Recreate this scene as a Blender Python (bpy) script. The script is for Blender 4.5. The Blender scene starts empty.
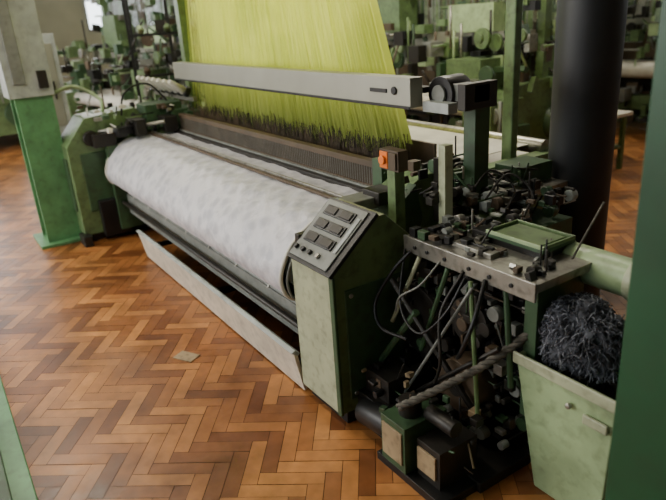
import bpy, bmesh, math, random
from mathutils import Vector, Matrix
random.seed(7)
S=bpy.context.scene
# ------------------------------------------------------------------ materials
def newmat(name):
    m=bpy.data.materials.new(name); m.use_nodes=True
    nt=m.node_tree; b=nt.nodes['Principled BSDF']; return m,nt,b
def mat(name,col,rough=.5,metal=0,var=.25,scale=6,bump=.0,dirt=.0):
    m,nt,b=newmat(name)
    tc=nt.nodes.new('ShaderNodeTexCoord')
    n=nt.nodes.new('ShaderNodeTexNoise'); n.inputs['Scale'].default_value=scale; n.inputs['Detail'].default_value=6
    nt.links.new(tc.outputs['Object'],n.inputs['Vector'])
    r=nt.nodes.new('ShaderNodeValToRGB')
    r.color_ramp.elements[0].position=.32; r.color_ramp.elements[1].position=.68
    r.color_ramp.elements[0].color=[c*(1-var) for c in col]+[1]
    r.color_ramp.elements[1].color=[min(1,c*(1+var*.6)) for c in col]+[1]
    nt.links.new(n.outputs['Fac'],r.inputs['Fac'])
    out=r.outputs['Color']
    if dirt>0:
        n2=nt.nodes.new('ShaderNodeTexNoise'); n2.inputs['Scale'].default_value=scale*3.3; n2.inputs['Detail'].default_value=10
        nt.links.new(tc.outputs['Object'],n2.inputs['Vector'])
        r2=nt.nodes.new('ShaderNodeValToRGB'); r2.color_ramp.elements[0].position=.5; r2.color_ramp.elements[1].position=.72
        r2.color_ramp.elements[0].color=(0,0,0,1); r2.color_ramp.elements[1].color=(dirt,dirt,dirt,1)
        nt.links.new(n2.outputs['Fac'],r2.inputs['Fac'])
        mx=nt.nodes.new('ShaderNodeMixRGB'); mx.inputs['Color2'].default_value=(.03,.025,.015,1)
        nt.links.new(r2.outputs['Color'],mx.inputs['Fac']); nt.links.new(out,mx.inputs['Color1']); out=mx.outputs['Color']
    nt.links.new(out,b.inputs['Base Color'])
    b.inputs['Roughness'].default_value=rough; b.inputs['Metallic'].default_value=metal
    if bump>0:
        bp=nt.nodes.new('ShaderNodeBump'); bp.inputs['Strength'].default_value=bump; bp.inputs['Distance'].default_value=.01
        nt.links.new(n.outputs['Fac'],bp.inputs['Height']); nt.links.new(bp.outputs['Normal'],b.inputs['Normal'])
    return m
def emis(name,col,s):
    m,nt,b=newmat(name); b.inputs['Base Color'].default_value=(*col,1)
    b.inputs['Emission Color'].default_value=(*col,1); b.inputs['Emission Strength'].default_value=s; return m
M={}
M['pale']=mat('pale_green_paint',(.40,.43,.28),.4,dirt=.4,var=.15)
M['green']=mat('machine_green_paint',(.12,.19,.075),.42,dirt=.5)
M['dkgreen']=mat('dark_green_paint',(.038,.085,.036),.45,dirt=.5)
M['postg']=mat('post_green_paint',(.10,.26,.11),.4,dirt=.3)
M['postdk']=mat('deep_green_post_paint',(.014,.075,.03),.4,dirt=.15,scale=3)
M['mint']=mat('mint_green_paint',(.34,.45,.24),.4,dirt=.3)
M['black']=mat('black_metal',(.010,.010,.010),.4,.2)
M['colblack']=mat('column_black_paint',(.012,.013,.015),.5,0,bump=.1)
M['dark']=mat('oily_dark_metal',(.026,.023,.019),.45,.4,bump=.3,dirt=.3)
M['steel']=mat('worn_steel',(.33,.32,.28),.35,.75,dirt=.55)
M['alu']=mat('aluminium_beam',(.30,.30,.25),.42,.35,var=.1,scale=3)
M['grey']=mat('grey_paint',(.19,.20,.18),.5,dirt=.3)
M['ltgrey']=mat('light_grey_sheet',(.34,.37,.35),.5,dirt=.2)
M['white']=mat('off_white',(.60,.58,.50),.6,var=.15)
M['cream']=mat('cream_board',(.60,.53,.42),.6,var=.15,dirt=.25)
M['orange']=mat('orange_lens',(.85,.20,.02),.3,var=.1)
M['beige']=mat('beige_box',(.34,.25,.14),.55,dirt=.5)
M['brown']=mat('brown_dirty',(.080,.052,.028),.6,dirt=.3,bump=.3)
M['fuzz']=mat('grey_yarn_waste',(.075,.08,.095),.95,var=.7,scale=20)
M['fuzz2']=mat('pale_yarn_waste',(.22,.23,.26),.95,var=.5,scale=20)
M['rope']=mat('twisted_dark_yarn',(.11,.10,.08),.9,var=.5,scale=30)
M['wall']=mat('plaster_wall',(.22,.22,.16),.8,var=.2,scale=1)
M['ceil']=mat('ceiling_paint',(.34,.34,.29),.8,var=.05,scale=1)
M['tube']=emis('fluorescent_tube',(1,.97,.9),9)
M['glass']=emis('daylight_window_glass',(.85,.93,1),4)

def cloth_mat():
    m,nt,b=newmat('woven_white_brocade')
    tc=nt.nodes.new('ShaderNodeTexCoord')
    v=nt.nodes.new('ShaderNodeTexVoronoi'); v.inputs['Scale'].default_value=11
    n=nt.nodes.new('ShaderNodeTexNoise'); n.inputs['Scale'].default_value=16; n.inputs['Detail'].default_value=4; n.inputs['Distortion'].default_value=1.5
    nt.links.new(tc.outputs['Object'],v.inputs['Vector']); nt.links.new(tc.outputs['Object'],n.inputs['Vector'])
    mx=nt.nodes.new('ShaderNodeMath'); mx.operation='MULTIPLY'
    nt.links.new(v.outputs['Distance'],mx.inputs[0]); nt.links.new(n.outputs['Fac'],mx.inputs[1])
    r=nt.nodes.new('ShaderNodeValToRGB'); r.color_ramp.elements[0].position=.10; r.color_ramp.elements[1].position=.32
    r.color_ramp.elements[0].color=(.40,.40,.44,1); r.color_ramp.elements[1].color=(.57,.56,.59,1)
    nt.links.new(mx.outputs[0],r.inputs['Fac']); nt.links.new(r.outputs['Color'],b.inputs['Base Color'])
    b.inputs['Roughness'].default_value=.45; b.inputs['Sheen Weight'].default_value=.2
    w=nt.nodes.new('ShaderNodeTexNoise'); w.inputs['Scale'].default_value=40
    nt.links.new(tc.outputs['Object'],w.inputs['Vector'])
    bp=nt.nodes.new('ShaderNodeBump'); bp.inputs['Strength'].default_value=.4; bp.inputs['Distance'].default_value=.008
    nt.links.new(w.outputs['Fac'],bp.inputs['Height']); nt.links.new(bp.outputs['Normal'],b.inputs['Normal'])
    return m
M['cloth']=cloth_mat()
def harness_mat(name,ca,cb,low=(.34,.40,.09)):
    m,nt,b=newmat(name)
    tc=nt.nodes.new('ShaderNodeTexCoord'); sx=nt.nodes.new('ShaderNodeSeparateXYZ')
    nt.links.new(tc.outputs['Object'],sx.inputs[0])
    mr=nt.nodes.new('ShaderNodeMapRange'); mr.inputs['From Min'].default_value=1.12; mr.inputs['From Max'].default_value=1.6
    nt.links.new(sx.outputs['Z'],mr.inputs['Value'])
    n=nt.nodes.new('ShaderNodeTexNoise'); n.inputs['Scale'].default_value=1.3; n.inputs['Detail'].default_value=2; n.inputs['Distortion'].default_value=.8
    mp=nt.nodes.new('ShaderNodeMapping'); mp.inputs['Scale'].default_value=(1.0,1,.9); mp.inputs['Rotation'].default_value=(0,.6,0)
    nt.links.new(tc.outputs['Object'],mp.inputs[0]); nt.links.new(mp.outputs[0],n.inputs['Vector'])
    r=nt.nodes.new('ShaderNodeValToRGB'); r.color_ramp.elements[0].position=.42; r.color_ramp.elements[1].position=.58
    r.color_ramp.elements[0].color=(*ca,1); r.color_ramp.elements[1].color=(*cb,1)
    nt.links.new(n.outputs['Fac'],r.inputs['Fac'])
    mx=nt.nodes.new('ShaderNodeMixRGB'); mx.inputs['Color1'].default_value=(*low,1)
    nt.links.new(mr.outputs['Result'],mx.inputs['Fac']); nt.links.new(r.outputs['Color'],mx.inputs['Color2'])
    nt.links.new(mx.outputs['Color'],b.inputs['Base Color']); b.inputs['Roughness'].default_value=.8
    tr=nt.nodes.new('ShaderNodeBsdfTranslucent'); nt.links.new(mx.outputs['Color'],tr.inputs['Color'])
    ms=nt.nodes.new('ShaderNodeMixShader'); ms.inputs[0].default_value=.4
    o=nt.nodes['Material Output']; nt.links.new(b.outputs[0],ms.inputs[1]); nt.links.new(tr.outputs[0],ms.inputs[2]); nt.links.new(ms.outputs[0],o.inputs['Surface'])
    return m
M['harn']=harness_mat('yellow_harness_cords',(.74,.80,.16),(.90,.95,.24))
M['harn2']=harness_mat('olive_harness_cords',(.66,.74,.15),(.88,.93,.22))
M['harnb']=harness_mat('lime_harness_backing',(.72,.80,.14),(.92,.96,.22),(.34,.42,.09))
def parquet():
    m,nt,b=newmat('herringbone_oak_parquet')
    g=nt.nodes.new('ShaderNodeNewGeometry')
    r=nt.nodes.new('ShaderNodeValToRGB'); cr=r.color_ramp
    cr.elements[0].color=(.17,.055,.014,1); cr.elements[1].color=(.50,.215,.062,1)
    e=cr.elements.new(.5); e.color=(.33,.125,.033,1)
    nt.links.new(g.outputs['Random Per Island'],r.inputs['Fac'])
    tc=nt.nodes.new('ShaderNodeTexCoord')
    n=nt.nodes.new('ShaderNodeTexNoise'); n.inputs['Scale'].default_value=1.9; n.inputs['Detail'].default_value=9
    nt.links.new(tc.outputs['Object'],n.inputs['Vector'])
    r2=nt.nodes.new('ShaderNodeValToRGB'); r2.color_ramp.elements[0].position=.32; r2.color_ramp.elements[1].position=.62
    r2.color_ramp.elements[0].color=(.45,.42,.40,1); r2.color_ramp.elements[1].color=(1.1,1.1,1.1,1)
    nt.links.new(n.outputs['Fac'],r2.inputs['Fac'])
    mx=nt.nodes.new('ShaderNodeMixRGB'); mx.blend_type='MULTIPLY'; mx.inputs['Fac'].default_value=1
    nt.links.new(r.outputs['Color'],mx.inputs['Color1']); nt.links.new(r2.outputs['Color'],mx.inputs['Color2'])
    n3=nt.nodes.new('ShaderNodeTexNoise'); n3.inputs['Scale'].default_value=14; n3.inputs['Detail'].default_value=5
    nt.links.new(tc.outputs['Object'],n3.inputs['Vector'])
    mx2=nt.nodes.new('ShaderNodeMixRGB'); mx2.blend_type='OVERLAY'; mx2.inputs['Fac'].default_value=.35
    nt.links.new(mx.outputs['Color'],mx2.inputs['Color1']); nt.links.new(n3.outputs['Fac'],mx2.inputs['Color2'])
    nt.links.new(mx2.outputs['Color'],b.inputs['Base Color'])
    rr=nt.nodes.new('ShaderNodeMapRange'); rr.inputs['To Min'].default_value=.22; rr.inputs['To Max'].default_value=.5
    nt.links.new(n3.outputs['Fac'],rr.inputs['Value']); nt.links.new(rr.outputs['Result'],b.inputs['Roughness'])
    bp=nt.nodes.new('ShaderNodeBump'); bp.inputs['Strength'].default_value=.12; bp.inputs['Distance'].default_value=.01
    nt.links.new(n3.outputs['Fac'],bp.inputs['Height']); nt.links.new(bp.outputs['Normal'],b.inputs['Normal'])
    return m
M['parq']=parquet()
M['gap']=mat('parquet_joint',(.06,.022,.008),.6)

# ------------------------------------------------------------------ mesh builder
def catmull(pts,n=6):
    pts=[Vector(p) for p in pts]
    if len(pts)<3: return pts
    P=[pts[0]*2-pts[1]]+pts+[pts[-1]*2-pts[-2]]; out=[]
    for i in range(1,len(P)-2):
        a,b_,c,d=P[i-1],P[i],P[i+1],P[i+2]
        for k in range(n):
            t=k/n
            out.append(.5*((2*b_)+(c-a)*t+(2*a-5*b_+4*c-d)*t*t+(3*b_-a-3*c+d)*t**3))
    out.append(pts[-1]); return out
class B:
    def __init__(s): s.bm=bmesh.new(); s.mats=[]
    def mi(s,k):
        if k not in s.mats: s.mats.append(k)
        return s.mats.index(k)
    def face(s,vs,k,smooth=False):
        try: f=s.bm.faces.new(vs)
        except ValueError: return
        f.material_index=s.mi(k); f.smooth=smooth
    def box(s,x0,x1,y0,y1,z0,z1,k,rot=None,piv=None):
        c=[Vector((x,y,z)) for z in (z0,z1) for y in (y0,y1) for x in (x0,x1)]
        if rot is not None:
            p=Vector(piv) if piv else Vector(((x0+x1)/2,(y0+y1)/2,(z0+z1)/2))
            c=[rot@(q-p)+p for q in c]
        v=[s.bm.verts.new(q) for q in c]
        for f in ((0,2,3,1),(4,5,7,6),(0,1,5,4),(2,6,7,3),(0,4,6,2),(1,3,7,5)): s.face([v[i] for i in f],k)
    def cyl(s,p,q,r,k,seg=16,r2=None):
        p=Vector(p);q=Vector(q); r2=r if r2 is None else r2
        d=(q-p).normalized(); u=d.orthogonal().normalized(); w=d.cross(u)
        A=[];C=[]
        for i in range(seg):
            a=2*math.pi*i/seg; o=u*math.cos(a)+w*math.sin(a)
            A.append(s.bm.verts.new(p+o*r)); C.append(s.bm.verts.new(q+o*r2))
        for i in range(seg):
            j=(i+1)%seg; s.face([A[i],A[j],C[j],C[i]],k,True)
        s.face(A[::-1],k); s.face(C,k)
    def prism(s,poly,x0,x1,k,kend=None):
        A=[s.bm.verts.new((x0,y,z)) for y,z in poly]; C=[s.bm.verts.new((x1,y,z)) for y,z in poly]
        n=len(poly)
        for i in range(n):
            j=(i+1)%n; s.face([A[i],A[j],C[j],C[i]],k)
        s.face(A[::-1],kend or k); s.face(C,kend or k)
    def tube(s,pts,r,k,seg=8,n=6,smooth=True):
        P=catmull(pts,n) if smooth else [Vector(p) for p in pts]
        u=None; rings=[]
        for i,p in enumerate(P):
            t=(P[min(i+1,len(P)-1)]-P[max(i-1,0)]).normalized()
            if u is None: u=t.orthogonal().normalized()
            else: u=(u-t*u.dot(t)).normalized()
            w=t.cross(u)
            rings.append([s.bm.verts.new(p+(u*math.cos(2*math.pi*a/seg)+w*math.sin(2*math.pi*a/seg))*r) for a in range(seg)])
        for A,C in zip(rings,rings[1:]):
            for i in range(seg):
                j=(i+1)%seg; s.face([A[i],A[j],C[j],C[i]],k,True)
        s.face(rings[0][::-1],k); s.face(rings[-1],k)
    def done(s,name,parent=None,bev=0.004,loc=None,rz=0):
        bmesh.ops.recalc_face_normals(s.bm,faces=s.bm.faces)
        me=bpy.data.meshes.new(name); s.bm.to_mesh(me); s.bm.free()
        for k in s.mats: me.materials.append(M[k])
        o=bpy.data.objects.new(name,me); S.collection.objects.link(o)
        if parent: o.parent=parent
        if loc: o.location=loc
        if rz: o.rotation_euler[2]=rz
        if bev:
            b=o.modifiers.new('bevel','BEVEL'); b.width=bev; b.segments=2; b.limit_method='ANGLE'; b.angle_limit=math.radians(40)
        return o
def empty(name,loc=(0,0,0)):
    e=bpy.data.objects.new(name,None); e.location=loc; S.collection.objects.link(e); return e
def clutter(q,n,x0,x1,y0,y1,z0,z1,kinds,smin=.02,smax=.1):
    for i in range(n):
        x=random.uniform(x0,x1); y=random.uniform(y0,y1); z=random.uniform(z0,z1); k=random.choice(kinds)
        t=random.random()
        if t<.5:
            a,b_,c=[random.uniform(smin,smax) for _ in range(3)]
            q.box(x-a/2,x+a/2,y-b_/2,y+b_/2,z-c/2,z+c/2,k,Matrix.Rotation(random.choice([0,0,0,random.uniform(-.5,.5)]),3,random.choice('XYZ')))
        elif t<.82:
            d=Vector(random.choice([(1,0,0),(0,0,1),(0,1,0),(random.gauss(0,1),random.gauss(0,.5),random.gauss(0,1))])).normalized()*smax*random.uniform(1,3)
            q.cyl((x,y,z),Vector((x,y,z))+d,smin*.35,k,8)
        else:
            q.cyl((x,y-.02,z),(x,y+.02,z),random.uniform(smin,smax)*.6,k,14)

# ------------------------------------------------------------------ room
X0,X1,Y0,Y1,ZC=-15,7,-7,14,4.6
b=B()
v=[b.bm.verts.new(p) for p in ((X0,Y0,-.004),(X1,Y0,-.004),(X1,Y1,-.004),(X0,Y1,-.004))]; b.face(v,'gap')
v=[b.bm.verts.new(p) for p in ((X0,Y0,-.12),(X1,Y0,-.12),(X1,Y1,-.12),(X0,Y1,-.12))]; b.face(v,'gap')
W=.074; n=4; L=n*W; g=.0014
ang=math.radians(45+8); ca,sa=math.cos(ang),math.sin(ang)
def pl(x0,x1,y0,y1):
    cs=[(x0+g,y0+g),(x1-g,y0+g),(x1-g,y1-g),(x0+g,y1-g)]
    q=[(x*ca-y*sa,x*sa+y*ca) for x,y in cs]
    mx=sum(p[0] for p in q)/4; my=sum(p[1] for p in q)/4
    if not(X0+.2<mx<X1-.2 and Y0+.2<my<Y1-.2): return
    dz=random.uniform(-.0008,.0008)
    b.face([b.bm.verts.new((p[0],p[1],dz+random.uniform(-.0006,.0006))) for p in q],'parq')
for j in range(-60,60):
    for k in range(-420,420):
        ox=k*W+j*L; oy=k*W-j*L
        if abs(ox)>24 or abs(oy)>24: continue
        pl(ox,ox+L,oy,oy+W); pl(ox,ox+W,oy+W,oy+W+L)
me=bpy.data.meshes.new('floor'); b.bm.to_mesh(me); b.bm.free()
for k in b.mats: me.materials.append(M[k])
S.collection.objects.link(bpy.data.objects.new('floor',me))
def simple(name,args,k):
    q=B(); q.box(*args,k); return q.done(name,bev=0)
simple('ceiling',(X0,X1,Y0,Y1,ZC,ZC+.1),'ceil')
simple('wall_left',(X0-.1,X0,Y0,Y1,0,ZC),'wall')
simple('wall_right',(X1,X1+.1,Y0,Y1,0,ZC),'wall')
simple('wall_back',(X0,X1,Y1,Y1+.1,0,ZC),'wall')
simple('wall_front',(X0,X1,Y0-.1,Y0,0,ZC),'wall')
wn=0
def window(axis,pos,c,w,z0,z1):
    global wn; wn+=1; q=B(); s_=1 if axis in('L','F') else -1
    def bx(a0,a1,d0,d1,za,zb,k):
        d0,d1=sorted((pos+s_*d0,pos+s_*d1))
        if axis in 'LR': q.box(d0,d1,a0,a1,za,zb,k)
        else: q.box(a0,a1,d0,d1,za,zb,k)
    bx(c-w/2,c+w/2,.005,.02,z0,z1,'glass')
    nn=int(w/.6)
    for i in range(nn+1):
        a=c-w/2+w*i/nn; bx(a-.025,a+.025,.02,.06,z0,z1,'grey')
    for i in range(4):
        z=z0+(z1-z0)*i/3; bx(c-w/2,c+w/2,.02,.06,z-.025,z+.025,'grey')
    q.done('window_%d'%wn,bev=0)
for c in (-4,0,4,8,12): window('L',X0,c,2.6,1.9,4.0)
for c in (-12,-8,-4,0,4): window('B',Y1,c,2.6,2.5,4.2)
for c in (-11,-7,-3,1): window('F',Y0,c,2.6,1.1,3.8)
def area(name,loc,rot,sx,sy,e,col=(1,.96,.88)):
    l=bpy.data.lights.new(name,'AREA'); l.shape='RECTANGLE'; l.size=sx; l.size_y=sy; l.energy=e; l.color=col
    o=bpy.data.objects.new(name,l); o.location=loc; o.rotation_euler=rot; S.collection.objects.link(o); return o
for i,(x,y) in enumerate([(-1.5,-1.0),(-5,-1.0),(-2.2,2.6),(-6,3.6),(-2,8.5),(-7,8.5),(-11,1),(-11,7)]):  # the fixture behind the harness is added to light the cords through
    q=B(); q.box(x-.9,x+.9,y-.12,y+.12,4.25,4.33,'white'); q.cyl((x-.85,y-.06,4.21),(x+.85,y-.06,4.21),.018,'tube'); q.cyl((x-.85,y+.06,4.21),(x+.85,y+.06,4.21),.018,'tube')
    q.cyl((x-.6,y,4.33),(x-.6,y,ZC),.01,'steel',8); q.cyl((x+.6,y,4.33),(x+.6,y,ZC),.01,'steel',8)
    q.done('fluorescent_light' if i==0 else 'fluorescent_light.%03d'%i,bev=0)
    area('lamp_light_%d'%i,(x,y,4.15),(0,0,0),1.8,.5,[72,100,125,85,100,100,100,100][i],(1,.91,.75))
area('daylight_front',(-6,Y0+.3,2.6),(math.radians(75),0,0),8,2.4,540,(1,.96,.89))
area('daylight_left',(X0+.3,2,2.7),(math.radians(80),0,math.radians(-90)),12,2.4,460,(.97,.98,1))
area('daylight_back',(-5,Y1-.3,3.2),(math.radians(70),0,math.radians(180)),14,1.6,340,(.95,.98,1))
w=bpy.data.worlds.new('world'); S.world=w; w.use_nodes=True; w.node_tree.nodes['Background'].inputs[0].default_value=(.6,.7,.8,1); w.node_tree.nodes['Background'].inputs[1].default_value=.4

# ------------------------------------------------------------------ main loom
loom=empty('jacquard_loom')
XL,XR=-3.74,-.45
prof=[(.62,.955),(.50,.952),(.36,.945),(.26,.94),(.20,.93),(.14,.905),(.08,.868),(.025,.815),(-.015,.75),(-.038,.69),(-.04,.64),(-.02,.58),(.03,.54),(.10,.53),(.17,.56),(.2,.62)]
pp=catmull([(0,y,z) for y,z in prof],4)
bm=bmesh.new(); nx=160; grid=[]
for i in range(nx+1):
    x=XL+(XR-XL)*i/nx; row=[]
    for j,p in enumerate(pp):
        wv=.005*math.sin(x*7+j*.25)*math.sin(j*.12+1)+.003*math.sin(x*23+j*.6)+.002*math.sin(x*41-j*.9)
        row.append(bm.verts.new((x,p.y-wv*.5,p.z+wv)))
    grid.append(row)
for i in range(nx):
    for j in range(len(pp)-1):
        f=bm.faces.new((grid[i][j],grid[i+1][j],grid[i+1][j+1],grid[i][j+1])); f.smooth=True
me=bpy.data.meshes.new('woven_cloth'); bm.to_mesh(me); bm.free(); me.materials.append(M['cloth'])
o=bpy.data.objects.new('woven_cloth',me); S.collection.objects.link(o); o.parent=loom
q=B()
q.tube([(XR+.012,y,z) for y,z in prof[3:14]],.012,'white',8,3)
q.tube([(XR+.035,y*.9+.02,z*.97+.01) for y,z in prof[3:13]],.008,'grey',8,3)
q.tube([(XL-.012,y,z) for y,z in prof[3:14]],.012,'white',8,3)
q.cyl((XL+.02,.12,.69),(XR-.02,.12,.69),.095,'grey',32)
q.cyl((XR-.02,.12,.69),(XR+.05,.12,.69),.05,'steel',20)
q.cyl((XL-.08,.12,.69),(XL+.02,.12,.69),.05,'steel',20)
q.cyl((XR-.03,.12,.69),(XR+.01,.12,.69),.115,'ltgrey',32)
q.done('cloth_roller',loom)
q=B()
q.box(XL,XR+.05,.40,.425,.955,.972,'brown')
q.box(XL,XR+.05,.425,.44,.955,.985,'steel')
q.box(XL,XR+.03,.60,.64,.93,.975,'dark')
q.box(XL,XR+.03,.30,.60,.80,.86,'dkgreen')
q.cyl((XL,.30,.62),(XR,.30,.62),.06,'dark',20)
q.cyl((XL,.16,.42),(XR,.16,.42),.05,'grey',20)
q.cyl((XL,.22,.32),(XR,.22,.32),.03,'dark',20)
q.box(XL,XR,.46,.50,.05,.9,'dark')
q.box(XL,XR,.10,.12,.25,.43,'grey')
q.box(XL,XR+.0,.10,.15,.46,.50,'dkgreen')
q.cyl((XL,.06,.36),(XR,.06,.36),.018,'dark',12)
for i in range(8):
    x=XL+.2+i*.44; q.cyl((x,.1,.42),(x,.30,.62),.012,'steel',8)
q.box(-3.82,-3.74,.0,.4,.1,.9,'dkgreen'); q.box(-.42,-.38,.05,.4,.1,.9,'dark')
q.done('take_up_frame',loom)
q=B()
q.prism([(-.03,.245),(-.01,.255),(.035,.02),(.015,.01)],-3.08,-.4,'cream')
q.prism([(-.045,.26),(-.02,.272),(.01,.245),(-.01,.232)],-3.08,-.4,'ltgrey')
for x in (-3.0,-1.7,-.5): q.box(x-.02,x+.02,.03,.4,.10,.14,'dark'); 
for x in (-3.0,-1.7,-.5): q.box(x-.02,x+.02,.36,.4,.0,.14,'dark')
q.done('knee_board',loom,.003)

# right end cabinet with control panel
q=B()
q.prism([(0,.07),(0,.80),(.27,1.03),(.31,1.03),(.45,.90),(.45,.07)],-.385,-.02,'pale','green')  # end faces take a darker green: the side's shade is put into the colour
q.box(-.37,-.03,.04,.42,0,.07,'black')
q.box(-.045,-.01,-.006,.01,.07,.80,'dkgreen')
q.box(-.022,-.012,.06,.40,.14,.72,'dkgreen')
for y,z in ((.09,.17),(.37,.17),(.09,.69),(.37,.69)): q.cyl((-.012,y,z),(-.004,y,z),.012,'steel',10)
q.done('right_end_cabinet',loom,.012)
th=math.atan2(.23,.27); Rp=Matrix.Rotation(th,3,'X')
def panel(q,x0,x1,v0,v1,h0,h1,k):
    c=[]
    for h in (h0,h1):
        for vv in (v0,v1):
            for x in (x0,x1):
                p=Rp@Vector((0,vv,h)); c.append(Vector((x,p.y,.80+p.z)))
    v=[q.bm.verts.new(p) for p in c]
    for f in ((0,2,3,1),(4,5,7,6),(0,1,5,4),(2,6,7,3),(0,4,6,2),(1,3,7,5)): q.face([v[i] for i in f],k)
q=B()
panel(q,-.395,-.015,-.008,.36,.0,.02,'black')
panel(q,-.38,-.055,.01,.345,.02,.028,'grey')
for i in range(3):
    panel(q,-.345,-.11,.10+.08*i,.155+.08*i,.028,.036,'black')
    for j in range(2):
        panel(q,-.33+.12*j,-.245+.12*j,.108+.08*i,.148+.08*i,.036,.042,'dark')
for x,k in ((-.35,'black'),(-.29,'black'),(-.23,'black'),(-.16,'steel')):
    p=Rp@Vector((0,.055,.028)); p2=Rp@Vector((0,.055,.045)); q.cyl((x,p.y,.8+p.z),(x,p2.y,.8+p2.z),.013,k)
panel(q,-.09,-.065,.1,.3,.028,.034,'ltgrey')
q.done('control_panel',loom,.003)
q=B()
q.box(-.44,-.30,.32,.50,.96,1.02,'grey'); q.box(-.40,-.26,.46,.58,.98,1.05,'dark'); q.cyl((-.5,.35,.985),(-.36,.35,.985),.022,'steel')
q.done('temple_head',loom,.006)

# left end housing
q=B()
q.prism([(-.32,.08),(-.32,.92),(-.12,1.16),(.35,1.2),(.5,1.0),(.5,.08)],-4.28,-3.86,'green')
q.box(-4.22,-3.9,-.25,.4,0,.08,'black')
q.box(-3.88,-3.85,-.22,.30,.3,.85,'dkgreen')
q.box(-4.2,-3.95,-.335,-.318,.3,.8,'dkgreen')
q.cyl((-3.86,-.1,.98),(-3.80,-.1,.98),.07,'dark')
q.cyl((-3.86,.12,.72),(-3.76,.12,.72),.11,'dark')
q.cyl((-3.86,.12,.72),(-3.78,.12,.72),.13,'green')
q.box(-3.88,-3.78,-.15,.1,.05,.4,'black')
q.box(-3.95,-3.75,-.36,-.28,.0,.10,'dark')
q.done('left_end_housing',loom,.02)
q=B()
q.box(-3.95,-3.62,.10,.18,.98,1.06,'black'); q.box(-3.9,-3.55,.25,.34,.98,1.12,'dark')
q.box(-3.98,-3.70,.40,.75,1.0,1.22,'dkgreen'); q.box(-3.72,-3.5,.5,.62,.98,1.12,'dark')
q.box(-3.86,-3.74,-.1,.1,.9,1.02,'dark')
q.cyl((-3.8,.05,1.0),(-3.6,.3,1.1),.02,'black'); q.cyl((-3.9,-.05,1.02),(-3.5,.5,1.08),.018,'steel')
q.tube([(-4.25,-.3,1.1),(-4.3,-.35,1.3),(-4.25,-.1,1.42),(-4.1,.1,1.3),(-4.05,.1,1.18)],.018,'mint')
q.tube([(-3.8,.2,1.15),(-3.75,.25,1.35),(-3.85,.5,1.4),(-3.9,.7,1.2)],.01,'black')
for i in range(7):
    x=-4.55+i*.16
    q.cyl((x,.75,1.32),(x+.02,.62,1.42),.04,'white',12,.02); q.cyl((x,.80,1.30),(x,.76,1.32),.05,'black',12)
q.box(-4.65,-3.5,.80,.84,1.22,1.26,'steel'); q.box(-4.6,-3.5,.72,.9,1.1,1.14,'dkgreen')
q.box(-4.1,-4.04,.8,.86,0,1.3,'green'); q.box(-4.65,-4.6,.8,.86,0,1.3,'green')
q.box(-4.6,-4.1,.5,1.1,.5,1.0,'green')
random.seed(5)
clutter(q,70,-4.3,-3.55,-.1,.9,1.0,1.25,['black','dark','brown','steel','dkgreen','green','white'],.02,.08)
q.done('weft_feeder_rack',loom,.004)

# main upper beam
q=B()
q.box(-3.52,-.24,.66,.74,1.44,1.585,'alu')
q.box(-3.52,-.24,.655,.66,1.435,1.45,'black')
q.box(-3.50,-.26,.74,.82,1.50,1.53,'dark')
q.box(-.56,-.42,.653,.662,1.505,1.525,'black')
q.cyl((-.36,.66,1.52),(-.36,.650,1.52),.02,'black')
q.box(-.26,.05,.80,.90,1.47,1.55,'grey'); q.cyl((-.16,.78,1.50),(-.16,.92,1.50),.085,'black',20)
q.cyl((-.16,.765,1.50),(-.16,.78,1.50),.045,'grey',20)
q.box(.0,.05,.74,.95,1.44,1.56,'dark'); q.box(-.22,-.04,.72,.78,1.42,1.47,'ltgrey')
q.box(-.12,-.04,.9,1.0,.5,1.5,'dkgreen'); q.box(-3.78,-3.69,.85,.95,.5,3.95,'green')
q.done('upper_beam',loom,.006)

# harness cords
q=B()
def cords(y,yt,nn,w,k,x0=-3.66,x1=-.66,x0t=-3.74,x1t=-1.77,zb=1.12,zt=3.95,jit=.004):
    for i in range(nn):
        t=(i+random.uniform(-.3,.3))/nn
        xb=x0+(x1-x0)*t+random.uniform(-jit,jit); xt=x0t+(x1t-x0t)*t; z0=zb+random.uniform(-.04,.03)
        a=random.uniform(-.004,.004)
        v=[q.bm.verts.new(p) for p in ((xb,y,z0),(xb+w,y+a,z0),(xt+w*.7,yt+a,zt),(xt,yt,zt))]
        q.face(v,k)
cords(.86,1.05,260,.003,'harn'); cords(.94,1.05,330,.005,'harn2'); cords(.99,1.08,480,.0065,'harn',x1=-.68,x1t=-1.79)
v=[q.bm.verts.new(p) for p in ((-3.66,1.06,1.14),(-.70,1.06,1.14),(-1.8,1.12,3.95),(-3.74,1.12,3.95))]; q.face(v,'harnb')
q.done('harness_cords',loom,0)
q=B()
for y,k in ((.78,'brown'),(.86,'dark'),(.94,'brown'),(1.02,'brown')):
    for i in range(300):
        x=-3.6+2.93*i/300+random.uniform(-.003,.003)
        z1=1.15+random.uniform(-.05,.06)
        q.box(x,x+.003,y,y+.003,.90,z1,k)
q.box(-3.64,-.60,1.14,1.16,.86,1.14,'brown')
q.done('heddles',loom,0)
q=B()
q.box(-3.64,-.5,.66,.72,.93,.99,'brown'); q.box(-3.64,-.5,.665,.715,1.09,1.125,'brown')
q.box(-3.64,-.5,.64,.655,.965,.985,'grey')
for i in range(400):
    x=-3.62+3.1*i/400; q.box(x,x+.0035,.67,.70,.98,1.10,'grey' if i%3==0 else 'brown')
q.box(-3.66,-3.58,.62,.76,.6,1.16,'dkgreen'); q.box(-.52,-.44,.62,.76,.6,1.16,'dkgreen')
q.done('reed_batten',loom,0)

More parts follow.
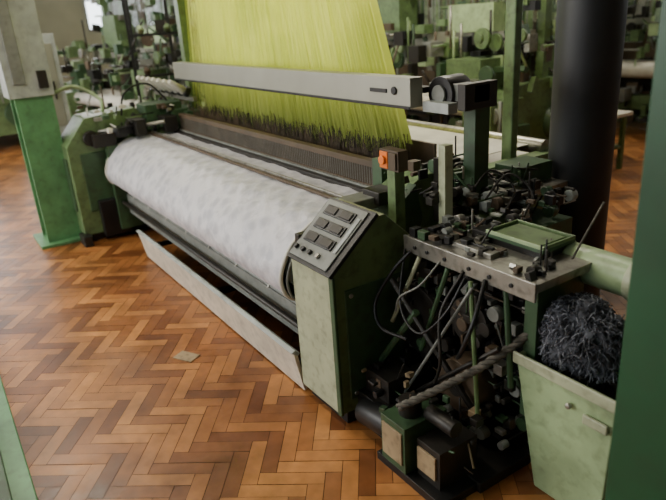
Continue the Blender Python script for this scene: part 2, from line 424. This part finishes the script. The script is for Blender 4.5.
# right side frame
q=B()
q.prism([(.46,.0),(.46,.86),(.56,1.02),(.72,1.10),(1.0,1.08),(1.3,.95),(1.5,.6),(1.5,.0)],-.42,-.22,'green')
q.prism([(.50,.80),(.52,1.0),(.62,1.08),(.66,.9),(.62,.8)],-.22,-.16,'dkgreen')
q.box(-.20,-.14,.47,.53,.80,1.24,'green')
q.box(-.23,-.17,.45,.46,1.19,1.27,'orange'); q.box(-.165,-.11,.45,.46,1.19,1.27,'brown'); q.box(-.24,-.10,.46,.52,1.18,1.28,'brown')
q.cyl((-.20,.45,1.23),(-.20,.435,1.23),.022,'orange')
q.box(.0,.045,.62,.67,.9,1.30,'pale'); q.box(-.08,.0,.66,.70,.9,1.22,'dark')
q.box(-.22,.2,.55,1.5,.0,.5,'dark')
q.cyl((-.22,1.0,.75),(.1,1.0,.75),.16,'green',28); q.cyl((.1,1.0,.75),(.14,1.0,.75),.06,'steel')
random.seed(9)
clutter(q,70,-.4,.0,.55,1.2,1.0,1.14,['black','dark','brown','steel','dkgreen','dark'],.015,.06)
q.done('right_side_frame',loom,.004)

# right drive table
q=B()
q.box(.06,.80,.36,.78,.90,.935,'steel')
q.box(.06,.80,.35,.362,.865,.94,'steel')
for x in (.14,.22,.33,.47,.58,.69): q.cyl((x,.352,.90),(x,.343,.90),.009,'black',10)
q.box(.30,.52,.42,.50,.935,.955,'steel'); q.box(.34,.38,.43,.47,.955,.975,'black')
q.box(.10,.26,.40,.55,.935,.96,'dark'); q.box(.28,.40,.56,.64,.935,.975,'dark')
q.box(.38,.66,.56,.74,.935,.965,'black'); q.box(.37,.67,.55,.75,.965,.98,'dkgreen'); q.box(.40,.64,.575,.725,.98,.988,'green')
q.box(.37,.67,.55,.56,.98,.995,'mint'); q.box(.37,.67,.74,.75,.98,.995,'green'); q.box(.37,.38,.56,.74,.98,.995,'green'); q.box(.66,.67,.56,.74,.98,.995,'green')
q.box(.10,.16,.40,.70,.3,.9,'dark'); q.box(.70,.76,.42,.70,.3,.9,'dkgreen')
random.seed(21)
clutter(q,60,.08,.36,.38,.75,.94,.965,['black','dark','brown','steel','grey','dkgreen'],.015,.05)
clutter(q,22,.36,.78,.38,.54,.94,.95,['black','dark','brown','steel','grey'],.012,.04)
q.done('drive_table',loom,.004)
q=B()
q.cyl((.62,.74,.89),(1.42,.74,.89),.075,'mint',28); q.cyl((.60,.74,.89),(.64,.74,.89),.085,'pale',28)
q.cyl((.94,.74,.89),(.98,.74,.89),.083,'pale',28)
q.done('drive_shaft_housing',loom,.004)
q=B()
random.seed(3)
q.box(.02,.66,.55,.62,.0,.84,'black'); q.box(.02,.70,.2,1.0,0,.05,'dark')
q.cyl((.1,.38,.52),(.1,.44,.52),.17,'dark',32); q.cyl((.1,.36,.52),(.1,.38,.52),.05,'dark',20)
q.cyl((.42,.40,.62),(.42,.46,.62),.11,'dark',32); q.cyl((.42,.36,.62),(.42,.40,.62),.03,'brown',16)
q.cyl((.40,.36,.30),(.40,.48,.30),.13,'brown',28); q.cyl((.40,.34,.30),(.40,.36,.30),.04,'dark',16)
for a in range(16):
    t=a*math.pi/8; q.box(.1+.17*math.cos(t)-.012,.1+.17*math.cos(t)+.012,.39,.43,.52+.17*math.sin(t)-.012,.52+.17*math.sin(t)+.012,'dark')
def bar(p,r_,wd,k): q.tube([p,r_],wd,k,6,1,False)
bar((.02,.30,.50),(.16,.36,.86),.011,'pale'); bar((.18,.34,.40),(.34,.36,.86),.012,'dkgreen')
bar((.05,.28,.74),(.55,.34,.22),.016,'dark'); bar((.22,.28,.22),(.66,.33,.62),.012,'dark')
bar((.50,.33,.86),(.60,.28,.30),.010,'green'); bar((.12,.22,.10),(.52,.32,.84),.008,'grey')
bar((.62,.40,.88),(.70,.36,.45),.013,'dkgreen'); bar((.0,.24,.3),(.2,.3,.62),.018,'dkgreen')
q.tube([(.12,.34,.88),(.06,.28,.78),(.0,.22,.62),(.06,.2,.52),(.2,.24,.5)],.009,'black')
q.tube([(.30,.35,.88),(.26,.27,.78),(.16,.24,.70),(.10,.26,.60)],.005,'grey')
q.tube([(.56,.35,.88),(.60,.25,.75),(.56,.22,.60),(.46,.3,.5)],.01,'black')
q.tube([(.44,.35,.88),(.40,.26,.70),(.44,.22,.5),(.36,.26,.34)],.008,'dark')
q.tube([(.08,.34,.88),(.16,.24,.66),(.3,.22,.58),(.42,.26,.7),(.46,.34,.86)],.006,'black')
clutter(q,260,.02,.68,.38,.54,.08,.84,['dark','black','brown','dark','black','dkgreen','dark','grey','steel'],.012,.055)
q.done('drive_mechanism',loom,.002)
q=B()
q.box(.30,.46,.0,.24,.04,.27,'dkgreen'); q.box(.315,.445,-.008,.0,.08,.24,'beige'); q.box(.48,.62,.05,.26,.03,.22,'dark')
q.box(.49,.60,.04,.05,.08,.19,'beige'); q.box(.26,.68,.0,.3,0,.04,'black'); q.cyl((.38,.10,.27),(.38,.10,.34),.05,'dark',20)
q.cyl((.05,.1,.10),(.30,.1,.14),.07,'black',20); q.box(-.02,.24,.1,.4,0,.18,'dark'); q.box(.0,.18,.14,.3,.18,.30,'dark')
q.cyl((.46,.14,.3),(.62,.14,.3),.035,'dark',16)
clutter(q,70,.0,.64,.05,.3,.06,.34,['dark','black','brown','dkgreen','beige','dark'],.012,.045)
q.done('motor_boxes',loom,.004)

# twisted waste selvedge rope
q=B()
pts=catmull([(.40,.02,.34),(.52,.16,.445),(.62,.30,.545),(.72,.44,.68),(.80,.50,.78)],14)
for s_ in range(3):
    hel=[]
    for i,p in enumerate(pts):
        t=(pts[min(i+1,len(pts)-1)]-pts[max(i-1,0)]).normalized(); u=t.cross(Vector((0,0,1))).normalized(); w_=t.cross(u)
        a=i*.85+s_*2.094; hel.append(p+(u*math.cos(a)+w_*math.sin(a))*.010)
    q.tube(hel,.0095,'rope',7,1,False)
q.tube([(.74,.46,.73),(.73,.62,.90),(.71,.86,1.12)],.005,'rope',6,6)
q.tube([(.74,.46,.73),(.70,.56,.92),(.62,.66,.99)],.004,'rope',6,6)
q.done('twisted_selvedge_rope',loom,0)

# back part of loom
q=B()
q.cyl((-3.5,2.2,.6),(-.5,2.2,.6),.32,'white',40); q.cyl((-3.56,2.2,.6),(-3.5,2.2,.6),.45,'green',40); q.cyl((-.5,2.2,.6),(-.44,2.2,.6),.45,'green',40)
q.cyl((-3.6,1.9,1.02),(-.4,1.9,1.02),.05,'steel',20)
q.box(-3.5,-.5,1.16,1.9,1.03,1.035,'white')
q.box(-.44,-.34,1.3,2.5,0,1.0,'green'); q.box(-3.7,-3.6,.5,2.5,0,1.0,'green')
q.box(-.30,.10,1.0,1.5,.95,.98,'steel'); q.box(-.30,-.2,.95,1.5,.5,.95,'dkgreen')
q.box(-.18,.0,1.2,1.45,.98,1.08,'dkgreen')
q.box(-.1,.26,.9,1.3,0,.85,'dkgreen')
for i in range(4):
    x=-.25+i*.11; q.tube([(x,.85,1.0),(x+.05,.95,1.12),(x+.16,1.0,1.04),(x+.2,.9,.95)],.006,random.choice(['black','dark']))
clutter(q,110,-.2,.28,.8,1.3,.90,1.02,['dark','black','brown','steel','dkgreen','ltgrey','dark'],.015,.06)
q.done('warp_beam_section',loom,.004)
q=B()
q.box(-3.9,-.3,.8,1.5,3.95,4.2,'dkgreen'); q.box(-3.78,-3.66,1.3,1.42,0,3.95,'green'); q.box(-.5,-.42,1.6,1.66,0,3.95,'green'); q.box(-.5,-.42,1.5,1.6,3.9,3.95,'green')
q.done('jacquard_head',loom,.01)

# ------------------------------------------------------------------ waste bin + yarn waste
wb=empty('waste_bin')
q=B()
bx=[(.70,.38),(1.14,.38),(1.14,.70),(.70,.70)]; bl=[(.80,.41),(1.10,.41),(1.10,.67),(.80,.67)]
def frust(q,lo,hi,z0,z1,k):
    A=[q.bm.verts.new((x,y,z0)) for x,y in lo]; C=[q.bm.verts.new((x,y,z1)) for x,y in hi]
    for i in range(4): j=(i+1)%4; q.face([A[i],A[j],C[j],C[i]],k)
    q.face(A[::-1],k)
    return C
C=frust(q,bl,bx,0,.60,'mint')
bi=[(.72,.40),(1.12,.40),(1.12,.68),(.72,.68)]; D_=[q.bm.verts.new((x,y,.60)) for x,y in bi]; E=[q.bm.verts.new((x,y,.5)) for x,y in bi]
for i in range(4):
    j=(i+1)%4; q.face([C[i],C[j],D_[j],D_[i]],'mint'); q.face([D_[i],D_[j],E[j],E[i]],'mint')
q.face(E,'dark')
q.box(.69,1.15,.372,.384,.56,.61,'pale'); q.box(1.02,1.12,.366,.38,.46,.50,'pale'); q.cyl((.96,.38,.50),(.96,.36,.50),.012,'steel')
q.done('bin_body',wb,.006)
q=B(); random.seed(11)
c0=Vector((.885,.535,.70))
bmesh.ops.create_icosphere(q.bm,subdivisions=4,radius=1)
for v in q.bm.verts:
    r_=1+random.uniform(-.10,.10)+.10*math.sin(v.co.x*6)*math.sin(v.co.z*7+1); v.co=Vector((v.co.x*.150*r_,v.co.y*.12*r_,v.co.z*.145*r_))+c0
q.mi('fuzz')
for i in range(1700):
    d=Vector((random.gauss(0,1),random.gauss(0,1),random.gauss(.15,1))).normalized()
    bu=1+.12*math.sin(d.x*5)*math.sin(d.z*6+1)
    p=Vector((d.x*.155,d.y*.125,d.z*.15))*bu+c0
    t=d.orthogonal().normalized(); t=Matrix.Rotation(random.uniform(0,6.28),3,d)@t
    l=random.uniform(.01,.04); up=random.uniform(0,.03)
    q.tube([p-t*l-d*.02,p+d*random.uniform(.0,.015),p+t*l*.6+d*up+Vector((0,0,-.014))],.0022,'fuzz' if random.random()<.72 else 'fuzz2',4,3)
q.done('yarn_waste',wb,0)

# ------------------------------------------------------------------ columns and posts
q=B(); q.cyl((.05,1.62,0),(.05,1.62,ZC),.167,'colblack',48); q.cyl((.05,1.62,0),(.05,1.62,.06),.25,'colblack',48); q.cyl((.05,1.62,2.3),(.05,1.62,2.36),.175,'colblack',48)
q.done('round_black_column',bev=.004)
q=B(); q.box(1.27,1.52,.14,.20,0,ZC,'postdk'); q.box(1.27,1.52,.38,.44,0,ZC,'postdk'); q.box(1.37,1.42,.20,.38,0,ZC,'postdk'); q.box(1.24,1.55,.10,.48,0,.02,'postdk')
q.done('steel_post',bev=.004)
q=B()
q.box(-4.42,-4.39,-.62,-.30,0,ZC,'postg'); q.box(-4.12,-4.09,-.62,-.30,0,ZC,'postg'); q.box(-4.39,-4.12,-.48,-.45,0,ZC,'postg')
q.box(-4.5,-4.0,-.70,-.22,0,.03,'postg')
q.box(-4.44,-4.06,-.66,-.28,1.38,3.2,'ltgrey'); q.box(-4.06,-4.04,-.60,-.50,1.5,2.4,'grey'); q.box(-4.06,-4.03,-.40,-.32,1.45,1.6,'dark')
q.done('steel_post.001',bev=.004)
q=B()
q.box(-4.2,.6,-1.75,-1.33,0,.05,'postg'); q.box(-4.2,.6,-1.80,-1.42,.05,.075,'dkgreen')
q.done('machine_plinth',bev=.006)
q=B(); q.box(-1.26,-1.12,-.40,-.31,.002,.006,'beige',Matrix.Rotation(.5,3,'Z')); q.done('paper_scrap',bev=0)

# ------------------------------------------------------------------ background machines
KN=['steel','black','dark','brown','dark','mint','green','dkgreen','green','grey','green','dkgreen']
def bgloom(name,loc,rz,main='green',yarn='white',harn=None):
    e=empty(name,loc); e.rotation_euler[2]=rz
    q=B()
    for x in (0,3.1):
        q.prism([(0,0),(0,.85),(.3,1.05),(.9,1.1),(1.5,.95),(1.8,.4),(1.8,0),(1.5,0),(1.3,.25),(.5,.25),(.35,0)],x-.09,x+.09,main)
        q.box(x-.2,x+.2,-.15,.35,.3,.95,main); q.cyl((x-.25,1.0,.6),(x+.25,1.0,.6),.2,'dkgreen',20)
        q.box(x-.05,x+.05,.8,.9,1.0,2.6,main)
    q.cyl((0,.05,.85),(3.1,.05,.85),.1,yarn,20); q.cyl((.1,1.7,.55),(3.0,1.7,.55),.3,'cream',24)
    q.box(.1,3.0,.05,.5,.93,.95,yarn); q.box(.1,3.0,.8,1.7,.97,.98,'grey'); q.box(0,3.1,.55,.65,.95,1.2,'brown'); q.box(0,3.1,.6,.72,1.45,1.6,'alu')
    q.box(-.1,3.2,.7,1.0,2.5,2.7,main); q.box(0,3.1,.1,.2,.3,.5,main); q.box(.1,3.0,.3,.32,.1,.85,'dark')
    q.box(.6,1.1,.5,.8,1.6,2.1,main); q.box(2.0,2.7,.5,.8,1.6,1.9,'mint'); q.box(2.5,3.0,.0,.4,.95,1.35,main); q.box(.1,.4,.0,.4,.95,1.3,'dkgreen')
    clutter(q,300,-.3,3.4,-.1,1.2,.8,1.7,KN,.04,.18)
    clutter(q,120,-.3,3.4,-.15,.4,.1,.8,['black','dark','brown','dkgreen','green','grey'],.05,.2)
    clutter(q,60,0,3.1,.6,.9,1.7,2.5,KN,.04,.16)
    if harn:
        for i in range(160):
            x=.2+2.7*i/160; q.box(x,x+.01,.85,.853,1.2,2.5,harn)
    else:
        for i in range(120):
            x=.1+2.9*i/120; q.box(x,x+.016,.85,.853,1.1,2.5,random.choice(['brown','grey','dkgreen','green']))
    q.done('machine_body',e,0)
random.seed(31)
bgloom('weaving_loom',(-9.6,6.9,0),0,'green','white',None)
bgloom('weaving_loom.001',(-5.2,7.2,0),.05,'green','white',None)
bgloom('weaving_loom.002',(-1.2,7.6,0),0,'green','cream',None)
bgloom('weaving_loom.003',(-9.2,10.3,0),0,'mint','cream','harn')
bgloom('weaving_loom.004',(-4.6,10.5,0),0,'green','white',None)
bgloom('weaving_loom.005',(-9.4,.9,0),math.radians(8),'green','white',None)
bgloom('weaving_loom.006',(-13.6,-.9,0),0,'green','white',None)
bgloom('weaving_loom.007',(-13.4,3.4,0),0,'mint','cream','harn')
bgloom('weaving_loom.008',(-5.6,3.6,0),0,'green','white',None)
def creel(name,x,y,rz,k='dkgreen'):
    e=empty(name,(x,y,0)); e.rotation_euler[2]=rz; q=B()
    for i in range(5):
        for j in range(2): q.box(i*.5-.02,i*.5+.02,j*.6-.02,j*.6+.02,0,2.4,k)
    for z in (.3,.8,1.3,1.8,2.35):
        for j in range(2): q.box(-.02,2.02,j*.6-.015,j*.6+.015,z-.015,z+.015,k)
        for i in range(6):
            xx=.15+i*.33; c=random.choice(['cream','grey','brown','dark','green','mint'])
            q.cyl((xx,-.02,z+.06),(xx,-.2,z+.1),.05,c,10,.025)
    clutter(q,110,0,2,.0,.6,.2,2.3,['dark','brown','grey','steel','dkgreen','ltgrey','black'],.04,.18)
    q.done('creel_frame',e,0)
creel('yarn_creel',-6.2,1.1,math.radians(70),'black')
q=B()
for x in (-4.3,-3.75,-3.2):
    for y in (5.7,6.5): q.box(x-.035,x+.035,y-.035,y+.035,0,3.2,'mint')
for z in (.5,1.0,1.5,2.0): q.box(-4.3,-3.2,5.68,5.72,z-.03,z+.03,'green')
q.box(-4.35,-3.15,5.65,6.55,2.3,2.36,'green'); q.box(-4.2,-3.8,5.8,6.4,.5,1.3,'green'); q.box(-3.7,-3.3,5.8,6.3,0,.9,'dkgreen')
clutter(q,90,-4.3,-3.2,5.6,6.4,.3,1.8,['dark','brown','green','dkgreen','steel','mint'],.04,.18)
q.done('access_gantry',bev=0)
q=B(); q.box(-4.2,-1.9,4.6,5.3,.62,.66,'white'); 
for x in (-4.15,-2.0):
    for y in (4.65,5.22): q.box(x,x+.05,y,y+.05,0,.62,'green')
q.box(-4.1,-1.95,4.65,5.25,.25,.28,'green'); q.box(-3.9,-3.5,4.8,5.1,.66,.82,'grey'); q.box(-2.9,-2.5,4.8,5.1,.66,.74,'green')
q.done('work_bench',bev=.004)
q=B(); q.box(-6.3,-5.6,-.35,.1,.08,1.9,'ltgrey'); q.box(-6.25,-5.65,-.3,.05,0,.08,'black'); q.box(-5.6,-5.59,-.3,.05,.9,1.8,'alu'); q.box(-5.59,-5.57,-.02,0,1.2,1.4,'black'); q.box(-5.595,-5.58,-.25,-.1,1.5,1.7,'black')
q.done('electrical_cabinet',bev=.01)

# ------------------------------------------------------------------ camera
R=Matrix(((.5534,-.2627,.7904),(.8304,.2486,-.4987),(-.0654,.9323,.3557)))
cd=bpy.data.cameras.new('camera'); cd.sensor_width=36; cd.lens=620/666*36; cd.clip_start=.05
cd.dof.use_dof=True; cd.dof.focus_distance=3.0; cd.dof.aperture_fstop=1.8
co=bpy.data.objects.new('camera',cd); S.collection.objects.link(co)
co.matrix_world=Matrix.Translation((2.13,-1.34,1.9))@R.to_4x4(); S.camera=co
